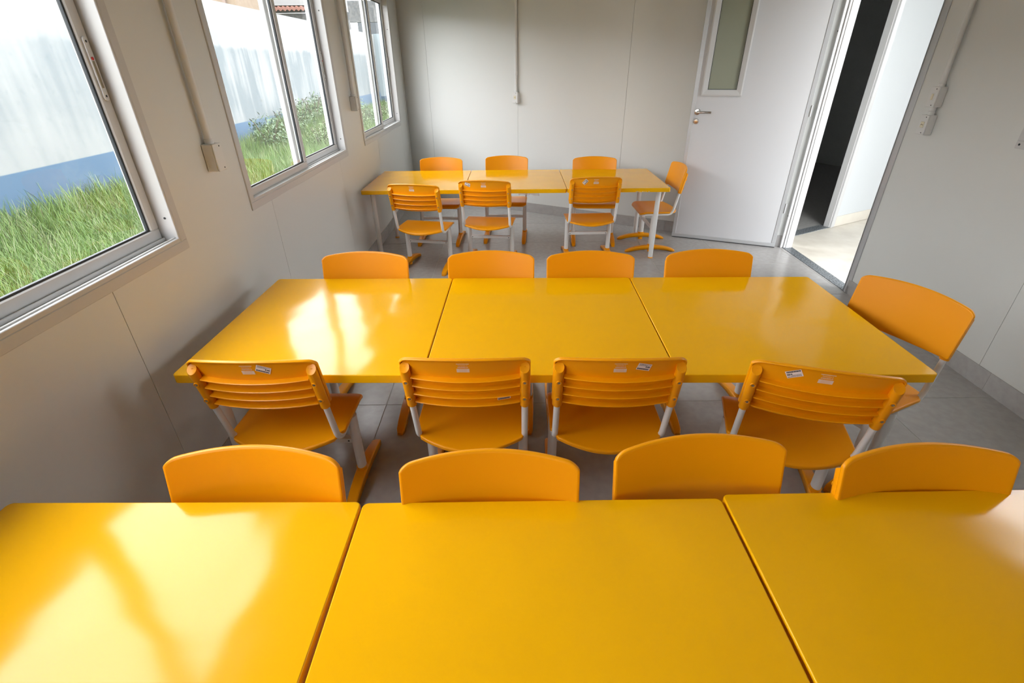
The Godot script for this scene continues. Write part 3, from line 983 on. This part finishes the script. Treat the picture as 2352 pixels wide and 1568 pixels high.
	mb.slab(PackedVector2Array([c0, c1, Vector2(11.0, -2.95), Vector2(rw_x(-2.95) + 0.07, -2.95), Vector2(a.x + 0.07, a.y)]), RH, RH + 0.12)
	part("ceiling_board", mb.mesh(), M.ceiling, rf)
	panel_wall("wall_corridor_near", Vector2(3.35, -2.95), Vector2(11.0, -2.95), RH, 0.1, [1.13, 2.26, 3.39, 4.52, 5.65, 6.78], [], M.white_wall)

# ---------------------------------------------------------------- outside
func mound(x: float, z: float) -> float:
	return 0.42 * exp(-pow((z + 13.2) / 2.6, 2)) * exp(-pow((x + 4.75) / 0.9, 2)) + 0.03 * sin(x * 2.1 + z * 1.3)

func plaster_picture() -> ImageTexture:
	# old whitewash with grey runs and lichen, blue painted foot with worn patches
	var W := 1600; var H := 200
	var im := Image.create(W, H, false, Image.FORMAT_RGB8)
	var n1 := FastNoiseLite.new(); n1.seed = 3; n1.frequency = 1.0; n1.fractal_octaves = 4
	var n2 := FastNoiseLite.new(); n2.seed = 8; n2.frequency = 1.0; n2.fractal_octaves = 3
	for j in H:
		var y := 2.42 * (1.0 - (j + 0.5) / H)
		for i in W:
			var z := 3.0 - 25.0 * (i + 0.5) / W
			var streak := n1.get_noise_2d(z * 2.6, y * 0.32) * 0.6 + n1.get_noise_2d(z * 7.5 + 40.0, y * 0.7) * 0.4
			var cloud := n2.get_noise_2d(z * 0.55, y * 0.9)
			var fine := n2.get_noise_2d(z * 9.0, y * 9.0)
			var edge := 1.77 + 0.04 * n1.get_noise_2d(z * 1.7, 5.0) + 0.02 * fine
			var below := clampf((edge - y) / 0.06, 0.0, 1.0) * (0.35 if z > -7.5 else 1.0)
			var dirt := clampf(0.06 + streak * (0.25 if z > -7.5 else 0.5) + cloud * 0.3, 0.0, 1.0) + below * clampf(0.62 + streak * 0.9 + cloud * 0.3, 0.0, 1.0)
			dirt = clampf(dirt + maxf(0.0, fine - 0.35) * 0.5, 0.0, 0.85)
			var c := Color(0.222, 0.230, 0.230).lerp(Color(0.100, 0.124, 0.138), dirt)
			var bl := 0.535 + 0.006 * fine
			if y < bl:
				var worn := clampf(0.15 + cloud * 0.5 + fine * 0.25, 0.0, 0.6)
				c = Color(0.045, 0.092, 0.155).lerp(Color(0.10, 0.135, 0.17), worn)
			im.set_pixel(i, j, c.linear_to_srgb())
	return ImageTexture.create_from_image(im)

func build_outside() -> void:
	# ground
	var gr := structure("ground_outside", "soil bank outside the windows", "ground")
	var mb := MB.new()
	var rows := []
	for j in 60:
		var row := []
		for i in 30:
			var x := lerpf(-5.2, -1.30, i / 29.0); var z := lerpf(4.0, -26.0, j / 59.0)
			row.append(Vector3(x, mound(x, z) - 0.03, z))
		rows.append(row)
	mb.grid(rows)
	var soil := mat(Color.WHITE, 0.95)
	soil.albedo_texture = noise_tex(512, 0.03, lin(0.03, 0.05, 0.012), lin(0.10, 0.10, 0.045), 31, 5)
	soil.uv1_triplanar = true; soil.uv1_world_triplanar = true
	part("soil", mb.mesh(), soil, gr)
	mb = MB.new(); mb.box(Vector3(-40, -0.4, -60), Vector3(-5.2, -0.1, 20))
	part("far_ground", mb.mesh(), soil, gr)
	# boundary wall and its end wall
	var plaster := mat(Color.WHITE, 0.9)
	plaster.albedo_texture = plaster_picture(); plaster.texture_repeat = false
	mb = MB.new()
	mb.face(Vector3(-5, 0, 3), Vector3(-5, 0, -22), Vector3(-5, 2.42, -22), Vector3(-5, 2.42, 3))
	mb.face(Vector3(-5, 2.42, 3), Vector3(-5, 2.42, -22), Vector3(-5.18, 2.42, -22), Vector3(-5.18, 2.42, 3), Vector2(0, 0.01), Vector2(1, 0.01), Vector2(1, 0.0), Vector2(0, 0.0))
	mb.face(Vector3(-5.18, 0, -22), Vector3(-5.18, 0, 3), Vector3(-5.18, 2.42, 3), Vector3(-5.18, 2.42, -22))
	mb.face(Vector3(-5.18, 0, 3), Vector3(-5, 0, 3), Vector3(-5, 2.42, 3), Vector3(-5.18, 2.42, 3), Vector2(0, 1), Vector2(0.01, 1), Vector2(0.01, 0), Vector2(0, 0))
	var bw := thing("boundary_wall", "stained white garden wall with a blue painted foot outside the windows", "wall")
	part("masonry", mb.mesh(), plaster, bw)
	var ew := thing("end_wall", "pale blue-white wall with a blue foot closing the garden at its far end", "wall", Vector3(-5.0, 0, -21.4))
	mb = MB.new(); mb.box(Vector3(0, 0.37, -0.2), Vector3(6.0, 2.44, 0)); part("masonry", mb.mesh(), mat(lin(0.20, 0.24, 0.255), 0.9), ew)
	mb = MB.new(); mb.box(Vector3(0, -0.2, -0.2), Vector3(6.0, 0.37, 0.004)); part("painted_foot", mb.mesh(), mat(lin(0.035, 0.075, 0.13), 0.9), ew)
	# houses over the wall
	var peach := mat(Color.WHITE, 0.9); peach.albedo_texture = noise_tex(256, 0.03, lin(0.15, 0.11, 0.075), lin(0.19, 0.15, 0.11), 51, 4); peach.uv1_triplanar = true; peach.uv1_world_triplanar = true
	var grey := mat(Color.WHITE, 0.9); grey.albedo_texture = noise_tex(256, 0.03, lin(0.045, 0.05, 0.055), lin(0.14, 0.14, 0.135), 52, 5); grey.uv1_triplanar = true; grey.uv1_world_triplanar = true
	var tile := mat(lin(0.17, 0.075, 0.055), 0.8)
	var h1 := thing("house", "peach coloured house just showing above the garden wall", "house", Vector3(-6.4, 0, -14.0))
	mb = MB.new(); mb.box(Vector3(-0.85, -0.2, -2.0), Vector3(0, 3.6, 0)); part("house_wall", mb.mesh(), peach, h1)
	mb = MB.new(); mb.box(Vector3(-0.30, -0.2, 0.0), Vector3(-0.22, 3.6, 0.06)); part("drain_pipe", mb.mesh(), mat(lin(0.16, 0.12, 0.10), 0.8), h1)
	mb = MB.new(); mb.box(Vector3(-1.0, 3.6, -2.1), Vector3(0.1, 3.72, 0.12)); part("roof_slab", mb.mesh(), grey, h1)
	var h2 := thing("house", "house with a red corrugated tile eave above the garden wall", "house", Vector3(-6.3, 0, -17.0))
	mb = MB.new(); mb.box(Vector3(-1.9, -0.2, -3.0), Vector3(0.9, 2.78, -0.25)); part("house_wall", mb.mesh(), grey, h2)
	mb = MB.new()
	var top := []; var low := []; var ridge := []
	for k in 97:
		var x := lerpf(-2.1, 1.0, k / 96.0); var w := 0.022 * cos(TAU * k / 4.0)
		low.append(Vector3(x, 2.83 + w, 0.05)); top.append(Vector3(x, 2.90 + w, 0.05)); ridge.append(Vector3(x, 3.85 + w, -2.4))
	mb.grid([low, top]); mb.grid([top, ridge])
	part("tile_roof", mb.mesh(), tile, h2)
	mb = MB.new(); mb.box(Vector3(-2.15, 2.95, 0.0), Vector3(1.05, 3.5, -2.4)); part("gable", mb.mesh(), mat(lin(0.2, 0.2, 0.2), 0.8), h2)
	var h3 := thing("house", "weathered grey unfinished building beyond the end of the garden", "house", Vector3(-6.6, 0, -24.5))
	mb = MB.new()
	mb.box(Vector3(-0.4, 3.0, -0.25), Vector3(2.0, 3.75, 0)); mb.box(Vector3(-0.4, -0.2, -0.25), Vector3(2.0, 2.3, 0))
	part("house_wall", mb.mesh(), grey, h3)
	for x in [-0.4, 0.45, 1.35]:
		mb = MB.new(); mb.box(Vector3(x, 2.3, -0.25), Vector3(x + 0.22, 3.0, 0.0)); part("pillar", mb.mesh(), peach if x > 1.0 else grey, h3)
	mb = MB.new(); mb.box(Vector3(-0.4, -0.2, -3.0), Vector3(2.0, 3.6, -2.6)); part("inner_wall", mb.mesh(), mat(lin(0.07, 0.08, 0.09), 0.9), h3)
	mb = MB.new(); mb.cbox(Vector3(1.52, 2.38, 0.1), Vector3(1.95, 2.82, 0.14), 0.005)
	part("pink_panel", mb.mesh(), mat(lin(0.2, 0.075, 0.115), 0.9), h3)
	# grass
	var tufts := []
	for kind in 2:
		var tm := MB.new()
		rng.seed = 100 + kind
		for b in 11:
			var a := rng.randf() * TAU; var h := rng.randf_range(0.10, 0.26); var lean := rng.randf_range(0.03, 0.16)
			var dir := Vector3(cos(a), 0, sin(a)); var side := Vector3(-sin(a), 0, cos(a)) * rng.randf_range(0.0022, 0.0045)
			var base := Vector3(rng.randf_range(-0.04, 0.04), 0, rng.randf_range(-0.04, 0.04))
			var prev := []
			for s in 4:
				var t := s / 3.0
				var p := base + dir * lean * t * t + Vector3.UP * h * (t - 0.35 * t * t * (lean / 0.16))
				var wd := side * (1.0 - 0.85 * t)
				var cur := [tm.vert(p - wd), tm.vert(p + wd)]
				if s > 0: tm.quad(prev[0], prev[1], cur[1], cur[0])
				prev = cur
		tufts.append(tm.mesh())
	var blade := mat(Color.WHITE, 0.55)
	blade.vertex_color_use_as_albedo = true
	blade.backlight_enabled = true; blade.backlight = lin(0.25, 0.30, 0.08)
	for kind in 2:
		var mm := MultiMesh.new()
		mm.transform_format = MultiMesh.TRANSFORM_3D; mm.use_colors = true; mm.mesh = tufts[kind]
		mm.instance_count = 7000
		rng.seed = 200 + kind
		for k in mm.instance_count:
			var x := -5.0 + pow(rng.randf(), 1.25) * 3.0; var z := -1.0 - pow(rng.randf(), 1.35) * 21.0
			var s := rng.randf_range(0.7, 1.35) * (1.25 if x < -4.6 else 1.0)
			mm.set_instance_transform(k, Transform3D(Basis(Vector3.UP, rng.randf() * TAU).scaled(Vector3(s, s * rng.randf_range(0.8, 1.2), s)), Vector3(x, mound(x, z) - 0.02, z)))
			var c := Color(0.060, 0.125, 0.018).lerp(Color(0.11, 0.18, 0.035), rng.randf())
			if rng.randf() < 0.12: c = Color(0.19, 0.21, 0.11)
			mm.set_instance_color(k, c)
		var o := MultiMeshInstance3D.new(); o.name = "grass" if kind == 0 else "tall_grass"; o.multimesh = mm; o.material_override = blade
		o.set_meta("kind", "stuff"); add_child(o)
		tag(o, ["green grass growing between the building and the garden wall", "longer pale grass stalks among the green grass outside"][kind], "grass")
	# shrubs on the bank
	var leaf_mats := [mat(lin(0.045, 0.085, 0.022), 0.55), mat(lin(0.075, 0.12, 0.035), 0.55), mat(lin(0.055, 0.10, 0.040), 0.55)]
	var shrubs := []; var stems := []
	for kind in 3:
		rng.seed = 300 + kind
		var fm := MB.new()
		for l in 420:
			var d := Vector3(rng.randfn(), absf(rng.randfn()) * 0.9, rng.randfn()).normalized() * pow(rng.randf(), 0.4)
			var p := Vector3(d.x * 0.36, 0.12 + d.y * 0.48, d.z * 0.36)
			var b := Basis.from_euler(Vector3(rng.randf_range(-1, 1), rng.randf() * TAU, rng.randf_range(-0.8, 0.8)))
			var s := rng.randf_range(0.018, 0.036)
			var i0 := fm.vert(p); fm.vert(p + b * Vector3(s * 0.5, 0.15 * s, s)); fm.vert(p + b * Vector3(0, 0, s * 2.2)); fm.vert(p + b * Vector3(-s * 0.5, 0.15 * s, s))
			fm.quad(i0, i0 + 1, i0 + 2, i0 + 3)
		shrubs.append(fm.mesh())
		var st := MB.new()
		for s in 7:
			var a := rng.randf() * TAU
			st.tube([Vector3.ZERO, Vector3(cos(a) * 0.1, 0.25, sin(a) * 0.1), Vector3(cos(a) * 0.22, 0.5, sin(a) * 0.22)], 0.006, 5, false)
		stems.append(st.mesh())
	rng.seed = 909
	var twig := mat(lin(0.08, 0.06, 0.035), 0.9)
	for k in 16:
		var row := k % 2
		var z := -9.9 - 0.42 * k
		var x := (-4.50 if row == 0 else -3.68) + rng.randf_range(-0.02, 0.05)
		var t := thing("shrub", ["leafy shrub on the bank close against the stained garden wall", "leafy shrub lower on the bank, towards the building"][row], "shrub", Vector3(x, mound(x, z) - 0.04, z), rng.randf() * TAU, ["upper row of shrubs on the bank", "lower row of shrubs on the bank"][row])
		t.scale = Vector3.ONE * (rng.randf_range(0.9, 1.1) * (1.0 if row == 0 else 0.85))
		var kind := rng.randi() % 3
		part("foliage", shrubs[kind], leaf_mats[kind], t); part("stems", stems[kind], twig, t)

func build_tables() -> void:
	table_meshes()
	long_table("long yellow table of three square tops nearest the viewer", [[-0.7465, -0.3843, -0.012], [0.0636, -0.3763, 0.0019], [0.8715, -0.3901, 0.0054]])
	for r in [[0.1264, -1.6809, -0.0206, "long yellow table of three square tops in the middle of the room"], [0.0445, -4.2774, -0.012, "long yellow table of three square tops by the slanting far wall"]]:
		var tops := []
		for k in 3:
			var x := (k - 1) * 0.8036
			tops.append([r[0] + cos(r[2]) * x, r[1] - sin(r[2]) * x, r[2]])
		long_table(r[3], tops)
	var far := get_node("long_table_002")
	rng.seed = 61
	for f in [[0.02, 0.16, 0.03], [-0.36, 0.04, 0.02], [1.08, 0.10, 0.012]]:
		var rows := [[], []]
		for k in 9:
			var x: float = f[0] + f[1] * k / 8.0
			rows[0].append(Vector3(x, 0.566, 0.385)); rows[1].append(Vector3(x + rng.randf_range(-0.006, 0.006), 0.566 - f[2] * rng.randf_range(0.25, 1.0), 0.38 + rng.randf_range(-0.02, 0.012)))
		var fm := MB.new(); fm.grid([rows[1], rows[0]])
		var o := part("film_scrap", fm.mesh(), M.film, far)
		o.set_meta("label", "torn scrap of protective plastic film")
	for k in 7:
		var x := 0.93 + 0.017 * k + rng.randf_range(-0.004, 0.004)
		var fm := MB.new(); fm.cbox(Vector3(x, 0.5655, 0.398), Vector3(x + rng.randf_range(0.005, 0.013), 0.569 + rng.randf() * 0.004, 0.4013), 0.0006, Basis(Vector3.UP, -0.012))
		part("edge_chip", fm.mesh(), M.cream, far)

func build_chairs() -> void:
	chair_meshes()
	proto = chair_prototype()
	var gf := "chairs facing the viewer along the front tables"
	chair(-0.583, -0.827, 1.4, true, "yellow chair facing the viewer behind the front table by the window", gf)
	chair(-0.053, -0.805, 0.0, true, "yellow chair facing the viewer, second from the window behind the front tables", gf)
	chair(0.424, -0.846, -3.6, true, "yellow chair facing the viewer, third from the window behind the front tables", gf)
	chair(0.914, -0.807, -1.5, true, "yellow chair facing the viewer at the right end behind the front tables", gf)
	var gm := "chairs facing the viewer along the far side of the middle tables"
	chair(-0.667, -2.143, 2.0, true, "yellow chair facing the viewer across the middle table by the window", gm)
	chair(-0.091, -2.134, 2.0, true, "yellow chair facing the viewer across the middle row, second from the window", gm)
	chair(0.360, -2.116, 1.2, true, "yellow chair facing the viewer across the middle row, third from the window", gm)
	chair(0.897, -2.119, -1.2, true, "yellow chair facing the viewer across the middle row, nearest the doorway", gm)
	var gb := "chairs with their backs to the viewer at the middle tables"
	chair(-0.781, -1.234, 1.3, false, "rear-facing yellow chair in the middle row, next to the window wall", gb, [0.045, 0.172, -25.0])
	chair(-0.143, -1.231, 1.3, false, "rear-facing yellow chair in the middle row with a sticker between its lower ribs", gb, [0.115, 0.036, 4.0])
	chair(0.321, -1.221, 1.3, false, "rear-facing yellow chair in the middle row, third from the windows", gb, [0.066, 0.172, -15.0])
	chair(0.889, -1.148, 16.7, false, "rear-facing yellow chair in the middle row, turned aslant at the right", gb, [-0.085, 0.170, -150.0])
	chair(1.521, -1.677, 66.0, true, "yellow chair at the right end of the middle tables, facing the window", "chairs at the table ends")
	var gr := "chairs with their backs to the viewer at the far tables"
	chair(-0.706, -3.622, 11.5, false, "rear-facing yellow chair at the far table, next to the window wall", gr)
	chair(-0.193, -3.724, 7.6, false, "rear-facing yellow chair at the far table, second from the windows", gr, [-0.125, 0.168, -15.0])
	chair(0.651, -3.797, -1.4, false, "rear-facing yellow chair at the far table, rightmost of the three", gr, [-0.085, 0.168, 50.0])
	var gg := "chairs between the far tables and the slanting wall"
	chair(-0.629, -4.735, 4.0, true, "yellow chair against the slanting wall, behind the far table by the window", gg)
	chair(-0.028, -4.785, 4.1, true, "yellow chair against the slanting wall, behind the middle far table", gg)
	chair(0.772, -4.681, 4.1, true, "yellow chair against the slanting wall, behind the right far table", gg)
	chair(1.212, -4.283, 90.0, true, "yellow chair at the right end of the far tables, next to the open door", "chairs at the table ends", [], true)
	proto.free()

func build_fittings() -> void:
	conduit(Vector3(XL, 1.085, -2.045), PI / 2, RH, "white conduit with a blank box between the near and middle windows", "blank")
	conduit(Vector3(XL, 1.142, -4.10), PI / 2, RH, "white conduit with a blank box between the middle and far windows", "blank")
	var bt := -atan2(0.585, 1.0)
	conduit(Vector3(0.083, 1.092, bw_z(0.083)), bt, RH, "white conduit with a socket box on the slanting wall", "socket", [0.25])
	var ra := -atan2(1.0, -0.02385)
	conduit(Vector3(rw_x(-2.986), 1.068, -2.986), ra, RH, "white conduit with a switch box above a socket box beside the doorway", "pair")
